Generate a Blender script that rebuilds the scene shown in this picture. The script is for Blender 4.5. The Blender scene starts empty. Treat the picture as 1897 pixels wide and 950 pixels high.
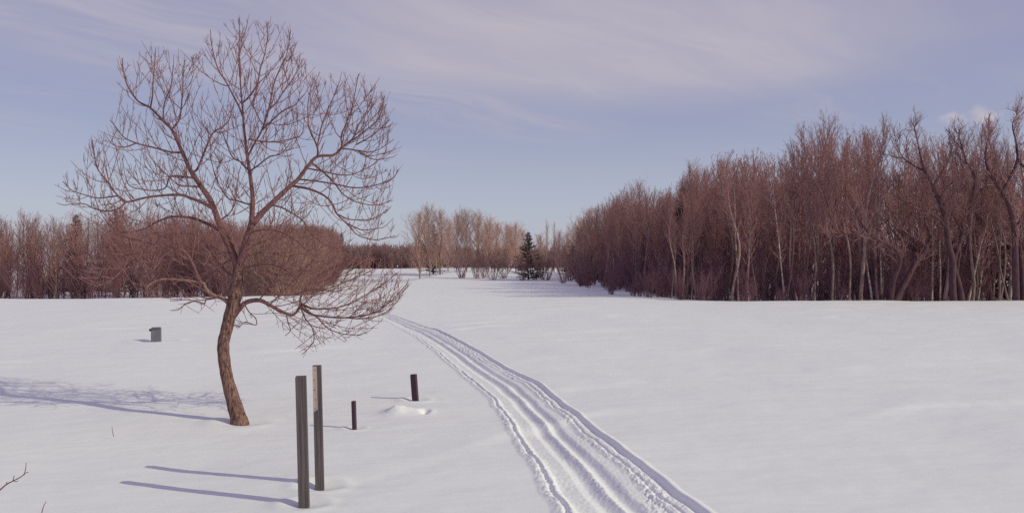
import bpy, math, random
import numpy as np

# ------------------------------------------------------------------ camera, sky, sun, exposure
SC = bpy.context.scene
COL = SC.collection
R = math.radians
F, CX, HZ, EYE = 1600.0, 948.5, 480.0, 1.75       # focal length in photo pixels, centre column, horizon row, eye height

cam = bpy.data.cameras.new('camera')
cam.sensor_width = 36.0
cam.lens = F / 1897 * 36
cam.clip_start = 0.05
cam.clip_end = 6000
camo = bpy.data.objects.new('camera', cam)
COL.objects.link(camo)
camo.location = (0, 0, EYE)
camo.rotation_euler = (R(90) + math.atan(5 / F), 0, 0)
SC.camera = camo

SUN_EL = R(28.8)
SUN_AZ = np.array([0.925, -0.38])                  # horizontal direction towards the sun
SUN_AZ = SUN_AZ / np.linalg.norm(SUN_AZ)
sun = bpy.data.lights.new('sun', 'SUN')
sun.energy = 2.32
sun.angle = R(0.55)
sun.color = (1.0, 1.0, 0.69)
suno = bpy.data.objects.new('sun', sun)
COL.objects.link(suno)
from mathutils import Vector
sdir = Vector((SUN_AZ[0] * math.cos(SUN_EL), SUN_AZ[1] * math.cos(SUN_EL), math.sin(SUN_EL)))
suno.rotation_euler = sdir.to_track_quat('Z', 'Y').to_euler()
suno.location = (40, -20, 30)

SC.view_settings.view_transform = 'Standard'
SC.view_settings.look = 'None'
SC.view_settings.exposure = 0.0
SC.view_settings.gamma = 1.0
SC.cycles.use_denoising = False
SC.cycles.max_bounces = 9
SC.cycles.diffuse_bounces = 8
SC.cycles.glossy_bounces = 2


class NT:
    """small helper round a node tree"""
    def __init__(self, tree):
        self.t = tree
        tree.nodes.clear()

    def n(self, kind, ins=None, **props):
        nd = self.t.nodes.new(kind)
        for k, v in props.items():
            setattr(nd, k, v)
        for k, v in (ins or {}).items():
            s = nd.inputs[k]
            if isinstance(v, bpy.types.NodeSocket):
                self.t.links.new(v, s)
            else:
                s.default_value = v
        return nd

    def math(self, op, a, b=None, c=None, clamp=False):
        ins = {0: a}
        if b is not None: ins[1] = b
        if c is not None: ins[2] = c
        return self.n('ShaderNodeMath', ins, operation=op, use_clamp=clamp).outputs[0]

    def mix(self, f, a, b):
        nd = self.n('ShaderNodeMix', data_type='RGBA')
        for i, v in ((0, f), (6, a), (7, b)):
            if isinstance(v, bpy.types.NodeSocket): self.t.links.new(v, nd.inputs[i])
            else: nd.inputs[i].default_value = v
        return nd.outputs[2]

    def ramp(self, f, stops):
        nd = self.n('ShaderNodeValToRGB', {0: f})
        cr = nd.color_ramp
        while len(cr.elements) < len(stops): cr.elements.new(0.5)
        for e, (p, c) in zip(cr.elements, stops):
            e.position = p
            e.color = c if len(c) == 4 else (*c, 1)
        return nd.outputs[0]


W = bpy.data.worlds.new('World')
SC.world = W
W.use_nodes = True
w = NT(W.node_tree)
SKY = 0.10
sky = w.n('ShaderNodeTexSky', sky_type='NISHITA', sun_disc=False, sun_elevation=SUN_EL,
          sun_rotation=math.atan2(SUN_AZ[0], SUN_AZ[1]), altitude=600.0, air_density=1.0, dust_density=1.2, ozone_density=1.5)
tc = w.n('ShaderNodeTexCoord')
sep = w.n('ShaderNodeSeparateXYZ', {0: tc.outputs['Generated']})
dx, dy, dz = sep.outputs
zz = w.math('MAXIMUM', dz, 0.02)
px_ = w.math('DIVIDE', dx, zz)                     # the cloud sheet: a plane overhead, one unit up
py_ = w.math('DIVIDE', dy, zz)


def veil(stops):
    return w.ramp(w.math('MULTIPLY', zz, 1.0), [(p, tuple(v / SKY / 8 for v in c)) for p, c in stops])


# thin high veil of ice cloud: milky near the horizon, lavender further up
vcol = veil([(0.0, (0.475, 0.490, 0.580)), (0.06, (0.44, 0.470, 0.585)), (0.15, (0.345, 0.362, 0.520)), (0.30, (0.315, 0.30, 0.475)), (0.5, (0.322, 0.288, 0.43)), (1.0, (0.318, 0.285, 0.42))])
vcol = w.n('ShaderNodeVectorMath', {0: vcol, 3: 8.0}, operation='SCALE').outputs[0]
base = w.mix(0.82, sky.outputs[0], vcol)
# cirrus streaks
cv = w.n('ShaderNodeCombineXYZ', {0: px_, 1: py_, 2: 0.0})
warp = w.n('ShaderNodeTexNoise', {'Vector': cv.outputs[0], 'Scale': 0.55, 'Detail': 3.0})
wv = w.n('ShaderNodeVectorMath', {0: warp.outputs['Color'], 1: (-0.5, -0.5, -0.5)}, operation='ADD')
wv = w.n('ShaderNodeVectorMath', {0: wv.outputs[0], 3: 1.1}, operation='SCALE')
cw = w.n('ShaderNodeVectorMath', {0: cv.outputs[0], 1: wv.outputs[0]}, operation='ADD')
rot = w.n('ShaderNodeMapping', {'Vector': cw.outputs[0], 'Rotation': (0, 0, R(-52))})
mp = w.n('ShaderNodeMapping', {'Vector': rot.outputs[0], 'Scale': (0.40, 2.4, 1.0)})
st = w.n('ShaderNodeTexNoise', {'Vector': mp.outputs[0], 'Scale': 1.0, 'Detail': 8.0, 'Roughness': 0.62})
mp2 = w.n('ShaderNodeMapping', {'Vector': rot.outputs[0], 'Scale': (0.35, 0.75, 1.0), 'Location': (0.2, 0.3, 0)})
pt = w.n('ShaderNodeTexNoise', {'Vector': mp2.outputs[0], 'Scale': 1.0, 'Detail': 4.0, 'Roughness': 0.5})


def patch(cx, cy, rot, sx, sy, soft):
    m = w.n('ShaderNodeMapping', {'Vector': cw.outputs[0], 'Location': (cx, cy, 0), 'Rotation': (0, 0, rot), 'Scale': (sx, sy, 1)}, vector_type='TEXTURE')
    l = w.n('ShaderNodeVectorMath', {0: m.outputs[0]}, operation='LENGTH').outputs['Value']
    return w.n('ShaderNodeMapRange', {0: l, 1: 1.0 + soft, 2: 1.0 - soft, 3: 0.0, 4: 1.0}, interpolation_type='SMOOTHSTEP').outputs[0]


p1 = patch(0.30, 4.2, R(20), 1.5, 1.25, 0.6)
p2 = patch(-1.5, 3.7, R(54), 2.6, 0.95, 0.6)
p3 = patch(-0.55, 5.6, R(54), 1.6, 0.55, 0.7)
streak = w.n('ShaderNodeMapRange', {0: st.outputs['Fac'], 1: 0.36, 2: 0.66, 3: 0.0, 4: 1.0}, interpolation_type='SMOOTHSTEP').outputs[0]
soft = w.n('ShaderNodeMapRange', {0: pt.outputs['Fac'], 1: 0.40, 2: 0.72, 3: 0.0, 4: 1.0}, interpolation_type='SMOOTHSTEP').outputs[0]
m1 = w.math('MULTIPLY', p1, w.math('MULTIPLY_ADD', streak, 0.30, 0.70))
m2 = w.math('MULTIPLY', p2, w.math('MULTIPLY_ADD', streak, 0.55, 0.2))
m3 = w.math('MULTIPLY', p3, w.math('MULTIPLY_ADD', streak, 0.45, 0.15))
m0 = w.math('MULTIPLY', w.math('MULTIPLY', soft, streak), 0.40)
cm = w.math('MAXIMUM', w.math('MAXIMUM', m1, m2), w.math('MAXIMUM', m3, m0))
lowfade = w.n('ShaderNodeMapRange', {0: dz, 1: 0.06, 2: 0.16, 3: 0.0, 4: 1.0}, interpolation_type='SMOOTHSTEP').outputs[0]
cm = w.math('MULTIPLY', cm, lowfade)
cl = (0.50 / SKY, 0.465 / SKY, 0.53 / SKY, 1)
col = w.mix(w.math('MULTIPLY', cm, 0.95), base, cl)
# two small puffs of cumulus low over the wood


def puff(px, py, rad, k):
    v = Vector(((px - CX) / F, 1, (HZ - py) / F)).normalized()
    nz = w.n('ShaderNodeTexNoise', {'Vector': tc.outputs['Generated'], 'Scale': 55.0, 'Detail': 4.0})
    nv = w.n('ShaderNodeVectorMath', {0: nz.outputs['Color'], 1: (-0.5, -0.5, -0.5)}, operation='ADD')
    nv = w.n('ShaderNodeVectorMath', {0: nv.outputs[0], 3: 0.022}, operation='SCALE')
    q = w.n('ShaderNodeVectorMath', {0: tc.outputs['Generated'], 1: nv.outputs[0]}, operation='ADD')
    q = w.n('ShaderNodeVectorMath', {0: q.outputs[0], 1: tuple(v)}, operation='SUBTRACT')
    q = w.n('ShaderNodeVectorMath', {0: q.outputs[0], 1: (0.75, 1.0, 1.25)}, operation='MULTIPLY')
    l = w.n('ShaderNodeVectorMath', {0: q.outputs[0]}, operation='LENGTH').outputs['Value']
    m = w.n('ShaderNodeMapRange', {0: l, 1: rad * 1.35, 2: rad * 0.2, 3: 0.0, 4: k}, interpolation_type='SMOOTHSTEP')
    return m.outputs[0]


pf = w.math('MAXIMUM', puff(1828, 216, 0.012, 0.8), puff(1768, 222, 0.010, 0.6))
col = w.mix(pf, col, (0.55 / SKY, 0.50 / SKY, 0.55 / SKY, 1))
bg = w.n('ShaderNodeBackground', {'Color': col, 'Strength': SKY})
wo = w.n('ShaderNodeOutputWorld', {'Surface': bg.outputs[0]})

# ------------------------------------------------------------------ helpers


def tag(o, label=None, cat=None, group=None, kind=None):
    if label: o['label'] = label
    if cat: o['category'] = cat
    if group: o['group'] = group
    if kind: o['kind'] = kind
    return o


def empty(name, loc, label=None, cat=None, group=None, rz=0.0, scale=1.0):
    o = bpy.data.objects.new(name, None)
    o.empty_display_size = 0.2
    COL.objects.link(o)
    o.location = loc
    o.rotation_euler = (0, 0, rz)
    o.scale = (scale,) * 3
    return tag(o, label, cat, group)


def link(name, me, parent=None):
    o = bpy.data.objects.new(name, me)
    COL.objects.link(o)
    if parent is not None: o.parent = parent
    return o


def mesh_from(name, V, Q, mat, smooth=True):
    """V (n,3) points, Q (m,4) or (m,3) faces"""
    me = bpy.data.meshes.new(name)
    V = np.asarray(V, np.float32)
    Q = np.asarray(Q, np.int32)
    k = Q.shape[1]
    me.vertices.add(len(V))
    me.vertices.foreach_set('co', V.ravel())
    me.loops.add(Q.size)
    me.loops.foreach_set('vertex_index', Q.ravel())
    me.polygons.add(len(Q))
    me.polygons.foreach_set('loop_start', np.arange(0, Q.size, k, dtype=np.int32))
    me.polygons.foreach_set('loop_total', np.full(len(Q), k, np.int32))
    me.polygons.foreach_set('use_smooth', np.full(len(Q), smooth, bool))
    me.update(calc_edges=True)
    if mat: me.materials.append(mat)
    return me


class Tubes:
    """collects tapered strands and turns them into one mesh"""
    def __init__(self):
        self.g = {}

    def add(self, P, Rr, sides):
        self.g.setdefault((len(P), sides), []).append((P, Rr))

    def arrays(self):
        Vs, Qs, off = [], [], 0
        for (n, s), L in self.g.items():
            P = np.array([a for a, _ in L], float)
            Rr = np.array([b for _, b in L], float)
            T = np.empty_like(P)
            T[:, 1:-1] = P[:, 2:] - P[:, :-2]
            T[:, 0] = P[:, 1] - P[:, 0]
            T[:, -1] = P[:, -1] - P[:, -2]
            T /= np.linalg.norm(T, axis=2, keepdims=True) + 1e-9
            m = np.abs((P[:, -1] - P[:, 0]))
            ref = np.eye(3)[np.argmin(m, axis=1)][:, None, :]
            u = np.cross(T, ref)
            u /= np.linalg.norm(u, axis=2, keepdims=True) + 1e-9
            v = np.cross(T, u)
            a = np.arange(s) * 2 * math.pi / s
            ring = P[:, :, None, :] + Rr[:, :, None, None] * (np.cos(a)[None, None, :, None] * u[:, :, None, :] + np.sin(a)[None, None, :, None] * v[:, :, None, :])
            k = len(L)
            Vs.append(ring.reshape(-1, 3))
            i = np.arange(n - 1)[:, None]
            j = np.arange(s)[None, :]
            q = np.stack([i * s + j, i * s + (j + 1) % s, (i + 1) * s + (j + 1) % s, (i + 1) * s + j], -1).reshape(-1, 4)
            q = q[None] + (np.arange(k) * n * s)[:, None, None]
            Qs.append(q.reshape(-1, 4) + off)
            off += k * n * s
        return np.concatenate(Vs), np.concatenate(Qs)

    def mesh(self, name, mat):
        V, Q = self.arrays()
        return mesh_from(name, V, Q, mat)


def perlin(x, y, seed=0):
    xi = np.floor(x).astype(np.int64); yi = np.floor(y).astype(np.int64)
    xf = x - xi; yf = y - yi

    def grad(ix, iy):
        h = (ix * 374761393 + iy * 668265263 + seed * 974634777) & 0xffffffff
        h = ((h ^ (h >> 13)) * 1274126177) & 0xffffffff
        h = h ^ (h >> 16)
        a = h.astype(float) * (2 * math.pi / 4294967296.0)
        return np.cos(a), np.sin(a)
    u = xf * xf * xf * (xf * (xf * 6 - 15) + 10); v = yf * yf * yf * (yf * (yf * 6 - 15) + 10)
    r = []
    for ox in (0, 1):
        for oy in (0, 1):
            gx, gy = grad(xi + ox, yi + oy)
            r.append(gx * (xf - ox) + gy * (yf - oy))
    a = r[0] * (1 - u) + r[2] * u
    b = r[1] * (1 - u) + r[3] * u
    return (a * (1 - v) + b * v) * 1.5


def fbm(x, y, seed=0, octv=4):
    s = 0; a = 1.0
    for i in range(octv):
        s = s + a * perlin(x * 2 ** i, y * 2 ** i, seed + i * 17)
        a *= 0.5
    return s


def sst(a, b, x):
    t = np.clip((x - a) / (b - a), 0, 1)
    return t * t * (3 - 2 * t)


def ground_at(px, py):
    """where the sight line through a photo pixel meets the level snow"""
    d = EYE * F / (py - HZ)
    return (px - CX) / F * d, d


def at(px, py, d):
    return np.array([(px - CX) / F * d, d, EYE - (py - HZ) / F * d])


# ------------------------------------------------------------------ snow surface
_L = [(1035, 945), (985, 860), (935, 780), (907, 735), (850, 690), (800, 645), (760, 617), (725, 598), (690, 582), (650, 568), (600, 557)]
_R = [(1310, 945), (1200, 865), (1090, 780), (1000, 710), (940, 680), (880, 645), (815, 612), (757, 593), (712, 580), (670, 567), (620, 556.5)]


def edge_curve(pts):
    q = np.array([ground_at(*p) for p in pts])
    s = (q[1] - q[0]) / (q[1, 1] - q[0, 1])
    q = np.vstack([q[0] + s * (2.0 - q[0, 1]), q])
    yy = np.linspace(2, 40, 1200)
    xx = np.interp(yy, q[:, 1], q[:, 0])
    k = np.hanning(41); k /= k.sum()
    xp = np.pad(xx, 20, mode='reflect', reflect_type='odd')
    return yy, np.convolve(xp, k, 'valid')


EL, ER = edge_curve(_L), edge_curve(_R)


def bump(x, lo, hi, s):
    return sst(lo - s, lo + s, x) * (1 - sst(hi - s, hi + s, x))


def trail(x, y):
    xl = np.interp(y, *EL); xr = np.interp(y, *ER)
    wob = 0.018 * fbm(x * 0 + 3.1, y * 0.9, 5, 3)
    u = (x - xl) / (xr - xl) + wob
    far = sst(7.0, 16.0, y)
    gA = 0.355 + 0.03 * far; gB = 0.545 + 0.07 * far
    crumb = fbm(x * 19, y * 13, 31, 3)
    fine = fbm(x * 30, y * 22, 77, 2)
    lump = np.maximum(fbm(x * 7, y * 4.5, 91, 2), -0.3)
    wv = 0.02 * fbm(x * 0 + 1.7, y * 2.3, 55, 3)
    un = u + wv
    some = 0.35 + 0.75 * sst(-0.35, 0.45, fbm(x * 0.7, y * 0.8, 63, 2))
    crumb, fine, lump = crumb * some, fine * (0.4 + 0.6 * some), lump * some
    z = 0 * x
    inside = sst(0.07, 0.13, u) * (1 - sst(0.94, 0.985, u))
    z -= 0.036 * inside
    lb = bump(un, -0.03, 0.125, 0.04)                       # thrown-up crumbs on the left
    z += lb * (0.019 + 0.010 * crumb + 0.006 * fine + 0.006 * lump)
    z -= 0.035 * bump(un, 0.035, 0.06, 0.02)
    z -= 0.036 * bump(u, gA - 0.055, gA + 0.045, 0.05)     # the two ski ruts
    z -= 0.046 * bump(u, gB - 0.055, gB + 0.045, 0.05)
    z += 0.012 * bump(u, gA + 0.07, gB - 0.07, 0.03) * (1 + 0.4 * fine)
    rb = bump(un, 0.76, 0.915, 0.04)                        # rough ridge on the right
    z += rb * (0.022 + 0.011 * crumb + 0.007 * fine + 0.007 * lump)
    z -= 0.030 * bump(un, 0.815, 0.835, 0.02)
    z -= 0.022 * bump(u, 0.925, 0.95, 0.02)                 # foot of the cut bank
    z += 0.018 * bump(u, 0.965, 1.02, 0.03)
    patchy = sst(0.05, 0.5, fbm(x * 1.6, y * 0.55, 12, 2)) * bump(u, gB + 0.06, 0.78, 0.04)
    z += patchy * (0.012 * crumb + 0.010 * fine)
    z += 0.0035 * fine * bump(u, 0.12, 0.76, 0.03)
    fade = (1 - sst(34, 40, y)) * sst(2.0, 3.5, y)
    return 0.72 * z * fade


WELLS = []      # (x, y, depth, radius) little wind scoops round whatever stands in the snow


def terrain(x, y, fine=True):
    x = np.asarray(x, float); y = np.asarray(y, float)
    ys = y * 0.8 - x * 0.25
    z = 0.032 * fbm(x / 5.0 + 0.35 * ys / 7, ys / 6.0, 3, 3) * sst(2, 9, y)
    # wind drifts: low asymmetrical ridges running obliquely
    q = (x * 0.38 - y * 0.92) / 2.6 + 0.9 * fbm(x / 5.5, y / 7.0, 8, 2)
    saw = q - np.floor(q)
    ridge = np.where(saw < 0.8, saw / 0.8, (1 - saw) / 0.2)
    ridge = ridge * ridge * (3 - 2 * ridge)
    z = z + 0.022 * ridge * sst(-0.15, 0.5, fbm(x / 4.0, y / 5.0, 21, 2)) * (1 - sst(40, 60, y))
    z = z + 0.006 * fbm(x * 1.3 + y * 0.5, y * 2.0 - x * 0.4, 44, 3) * (1 - sst(30, 50, y))
    # brows of the field: the snow falls away towards the woods on both sides
    wl = sst(-7.5, -13.5, x + 0.0 * y)
    z = z - 1.0 * sst(38.5, 58, y) * wl * (1 - sst(90, 160, y))
    z = z + 0.03 * np.exp(-((y - 37) / 3.0) ** 2) * wl - 0.10 * sst(-13, -22, x) * sst(24, 36, y)
    wr = sst(6.5, 10.5, x)
    z = z - 0.40 * sst(35.3, 41.5, y) * wr * (1 - sst(90, 160, y))
    z = z + 0.03 * np.exp(-((y - 34.8) / 2.5) ** 2) * wr
    z = z + 0.35 * sst(120, 220, y)
    # snow-covered lump with a hollow beside it
    mx, my = ground_at(737, 764)
    z = z + 0.058 * np.exp(-(((x - mx + 0.02) / 0.12) ** 2 + ((y - my) / 0.19) ** 2)) * (1 + 0.25 * fbm(x * 9, y * 7, 61, 2)) + 0.036 * np.exp(-(((x - mx - 0.12) / 0.20) ** 2 + ((y - my) / 0.2) ** 2))
    z = z - 0.075 * np.exp(-(((x - mx - 0.31) / 0.045) ** 2 + ((y - my) / 0.10) ** 2)) + 0.012 * np.exp(-(((x - mx - 0.37) / 0.06) ** 2 + ((y - my) / 0.12) ** 2))
    for (wx, wy, dep, rad) in WELLS:
        r2 = ((x - wx) ** 2 + (y - wy) ** 2) / rad ** 2
        z = z - dep * np.exp(-r2) + 0.35 * dep * np.exp(-((np.sqrt(r2) - 1.9) / 0.6) ** 2)
        r3 = ((x - wx - 1.7 * rad) / (1.3 * rad)) ** 2 + ((y - wy - 0.2 * rad) / (0.8 * rad)) ** 2
        z = z - 0.5 * dep * np.exp(-r3)
    if fine: z = z + trail(x, y)
    return z


def zg(x, y):
    return float(terrain(np.array([x]), np.array([y]))[0])


TREE_X, TREE_Y = ground_at(446, 781)
POST = [ground_at(564, 933), ground_at(593, 899), ground_at(657, 792), ground_at(770, 741)]
BOX = ground_at(290, 632)
WELLS += [(TREE_X, TREE_Y, 0.03, 0.17), (POST[0][0], POST[0][1], 0.025, 0.10), (POST[1][0], POST[1][1], 0.03, 0.11),
          (POST[2][0], POST[2][1], 0.02, 0.07), (POST[3][0], POST[3][1], 0.03, 0.10), (BOX[0], BOX[1], 0.05, 0.26)]


def snow_material():
    m = bpy.data.materials.new('snow')
    m.use_nodes = True
    t = NT(m.node_tree)
    geo = t.n('ShaderNodeNewGeometry')
    mpn = t.n('ShaderNodeMapping', {'Vector': geo.outputs['Position'], 'Rotation': (0, 0, R(-20)), 'Scale': (1.0, 2.2, 1.0)})
    big = t.n('ShaderNodeTexNoise', {'Vector': mpn.outputs[0], 'Scale': 2.2, 'Detail': 6.0, 'Roughness': 0.6})
    grain = t.n('ShaderNodeTexNoise', {'Vector': geo.outputs['Position'], 'Scale': 60.0, 'Detail': 4.0, 'Roughness': 0.7})
    h = t.math('MULTIPLY_ADD', big.outputs['Fac'], 0.022, t.math('MULTIPLY', grain.outputs['Fac'], 0.0022))
    b = t.n('ShaderNodeBump', {'Height': h, 'Strength': 0.45, 'Distance': 1.0})
    tone = t.n('ShaderNodeTexNoise', {'Vector': mpn.outputs[0], 'Scale': 0.5, 'Detail': 3.0})
    c = t.ramp(tone.outputs['Fac'], [(0.3, (0.85, 0.84, 0.86)), (0.7, (0.88, 0.875, 0.89))])
    body = t.n('ShaderNodeBsdfPrincipled', {'Base Color': c, 'Roughness': 0.75, 'Specular IOR Level': 0.15, 'Normal': b.outputs[0]})
    t.n('ShaderNodeOutputMaterial', {'Surface': body.outputs[0]})
    return m


def build_snow():
    fine = np.concatenate([np.linspace(-34, -9, 330, endpoint=False), np.linspace(-9, 14, 560, endpoint=False), np.linspace(14, 34, 240)])
    th = np.concatenate([np.linspace(-180, -34, 60, endpoint=False), fine, np.linspace(34, 180, 61)[1:-1]])
    inv = np.linspace(1 / 5.2, 1 / 60.0, 600)
    r = np.concatenate([[0.25, 0.8, 1.5, 2.2, 3.0, 3.8, 4.4, 4.8], 1 / inv, np.geomspace(62, 400, 60), [600, 1000, 2000, 4000]])
    n, k = len(r), len(th)
    a = np.radians(th)
    X = np.outer(r, np.sin(a)); Y = np.outer(r, np.cos(a))
    Z = terrain(X, Y)
    V = np.stack([X, Y, Z], -1).reshape(-1, 3)
    i = np.arange(n - 1)[:, None]; j = np.arange(k)[None, :]
    Q = np.stack([i * k + j, i * k + (j + 1) % k, (i + 1) * k + (j + 1) % k, (i + 1) * k + j], -1).reshape(-1, 4)
    cap = np.stack([np.full(k // 2 - 1, 0), np.arange(1, k - 1, 2)[:k // 2 - 1], np.arange(2, k, 2)[:k // 2 - 1], np.arange(3, k + 1, 2)[:k // 2 - 1] % k], -1)
    me = mesh_from('snow_field', V, np.concatenate([Q[:, ::-1], cap[:, ::-1]]), snow_material())
    o = link('snow_field', me)
    tag(o, 'open white snow field crossed by a pair of ski ruts', None, None, 'structure')


build_snow()

# ------------------------------------------------------------------ bark and twig materials


def bark(name, a, b, scale=(18, 18, 3.5), bumpd=0.012, vary=0.0, rough=0.9):
    m = bpy.data.materials.new(name)
    m.use_nodes = True
    t = NT(m.node_tree)
    tc = t.n('ShaderNodeTexCoord')
    mp = t.n('ShaderNodeMapping', {'Vector': tc.outputs['Object'], 'Scale': scale})
    nz = t.n('ShaderNodeTexNoise', {'Vector': mp.outputs[0], 'Scale': 1.0, 'Detail': 5.0, 'Roughness': 0.65})
    c = t.ramp(nz.outputs['Fac'], [(0.36, a), (0.62, b)])
    if vary:
        oi = t.n('ShaderNodeObjectInfo')
        v = t.n('ShaderNodeMapRange', {0: oi.outputs['Random'], 3: 1 - vary, 4: 1 + vary})
        c = t.n('ShaderNodeVectorMath', {0: c, 3: v.outputs[0]}, operation='SCALE').outputs[0]
    ins = {'Base Color': c, 'Roughness': rough, 'Specular IOR Level': 0.15}
    if bumpd:
        bp = t.n('ShaderNodeBump', {'Height': nz.outputs['Fac'], 'Strength': 1.0, 'Distance': bumpd})
        ins['Normal'] = bp.outputs[0]
    p = t.n('ShaderNodeBsdfPrincipled', ins)
    t.n('ShaderNodeOutputMaterial', {'Surface': p.outputs[0]})
    return m


M_TRUNK = bark('furrowed_bark', (0.055, 0.028, 0.036), (0.31, 0.175, 0.14), (48, 48, 7.5), 0.02)
M_LIMB = bark('limb_bark', (0.135, 0.063, 0.07), (0.24, 0.118, 0.114), (60, 60, 20), 0.004)
M_DEAD = bark('dead_wood', (0.21, 0.12, 0.095), (0.36, 0.23, 0.175), (30, 30, 10), 0.006)
M_TWIG = bark('twig_bark', (0.235, 0.112, 0.118), (0.325, 0.165, 0.16), (12, 12, 12), 0)
M_WTRUNK = bark('aspen_bark', (0.16, 0.10, 0.11), (0.30, 0.205, 0.19), (9, 9, 2.5), 0.01, 0.55)
M_WTWIG = bark('aspen_twigs', (0.285, 0.14, 0.145), (0.37, 0.195, 0.185), (2, 2, 2), 0, 0.22)
M_WLOW = bark('brush_twigs', (0.18, 0.09, 0.12), (0.245, 0.125, 0.15), (2, 2, 2), 0, 0.2)
M_BIRCH = bark('birch_bark', (0.16, 0.12, 0.11), (0.62, 0.53, 0.47), (3, 3, 9), 0.004)
M_DARK = bark('dark_bark', (0.07, 0.036, 0.05), (0.12, 0.064, 0.075), (9, 9, 3), 0.02)
M_POPTW = bark('poplar_twigs', (0.46, 0.28, 0.24), (0.57, 0.365, 0.305), (2, 2, 2), 0, 0.15)
M_FAR = bark('far_brush_twigs', (0.25, 0.145, 0.155), (0.33, 0.20, 0.20), (2, 2, 2), 0, 0.2)
M_WILLOW = bark('willow_twigs', (0.30, 0.175, 0.15), (0.40, 0.25, 0.21), (2, 2, 2), 0, 0.15)
M_NEEDLE = bark('needles', (0.075, 0.05, 0.065), (0.12, 0.09, 0.095), (3, 3, 3), 0, 0.2)

# ------------------------------------------------------------------ the lone tree


def catmull(P, per=4):
    P = np.asarray(P, float)
    if len(P) < 3: return np.array([P[0] + (P[-1] - P[0]) * t for t in np.linspace(0, 1, per + 1)])
    Q = np.vstack([2 * P[0] - P[1], P, 2 * P[-1] - P[-2]])
    out = []
    for i in range(1, len(Q) - 2):
        for t in np.arange(per) / per:
            a, b, c, d = Q[i - 1], Q[i], Q[i + 1], Q[i + 2]
            out.append(0.5 * (2 * b + (c - a) * t + (2 * a - 5 * b + 4 * c - d) * t * t + (3 * b - a - 3 * c + d) * t ** 3))
    out.append(P[-1])
    return np.array(out)


def shoot(rng, p, d, L, n, up, jit):
    """a growing shoot: n points, bending upward on the way"""
    P = np.empty((n, 3)); P[0] = p
    d = d / np.linalg.norm(d)
    s = L / (n - 1)
    for i in range(1, n):
        d = d + rng.normal(0, jit, 3)
        d[2] += up / (n - 1) * 2.2 * (1 - (i - 1) / (n - 1)) ** 1.4
        d = d / np.linalg.norm(d)
        P[i] = P[i - 1] + d * s
    return P


def side_dir(rng, T, ang, az):
    T = T / np.linalg.norm(T)
    ref = np.array([0, 0, 1.0]) if abs(T[2]) < 0.9 else np.array([1.0, 0, 0])
    u = np.cross(T, ref); u /= np.linalg.norm(u)
    v = np.cross(T, u)
    return T * math.cos(ang) + (u * math.cos(az) + v * math.sin(az)) * math.sin(ang)


def inside(poly, x, y):
    c = False
    n = len(poly)
    for i in range(n):
        x1, y1 = poly[i]; x2, y2 = poly[i - 1]
        if (y1 > y) != (y2 > y) and x < (x2 - x1) * (y - y1) / (y2 - y1) + x1: c = not c
    return c


def along(P, s):
    seg = np.linalg.norm(np.diff(P, axis=0), axis=1)
    cum = np.concatenate([[0], np.cumsum(seg)])
    i = min(max(int(np.searchsorted(cum, s)) - 1, 0), len(seg) - 1)
    f = (s - cum[i]) / max(seg[i], 1e-9)
    return P[i] + (P[i + 1] - P[i]) * f, P[i + 1] - P[i], i + f


def plen(P):
    return float(np.linalg.norm(np.diff(P, axis=0), axis=1).sum())


OUTLINE = [(105, 338), (140, 300), (165, 262), (208, 232), (200, 150), (222, 104), (288, 84), (345, 108), (372, 92), (390, 47), (442, 32), (500, 40), (540, 54), (572, 128),
           (585, 138), (664, 132), (712, 174), (724, 222), (732, 255), (740, 318), (724, 350), (722, 385), (738, 440), (700, 448), (655, 444), (640, 470), (712, 478), (764, 516), (742, 560),
           (702, 598), (668, 630), (610, 635), (562, 660), (540, 618), (470, 585), (440, 610), (400, 575), (312, 580), (330, 560), (265, 545), (192, 535), (146, 525), (150, 470), (190, 420), (104, 385)]

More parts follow.
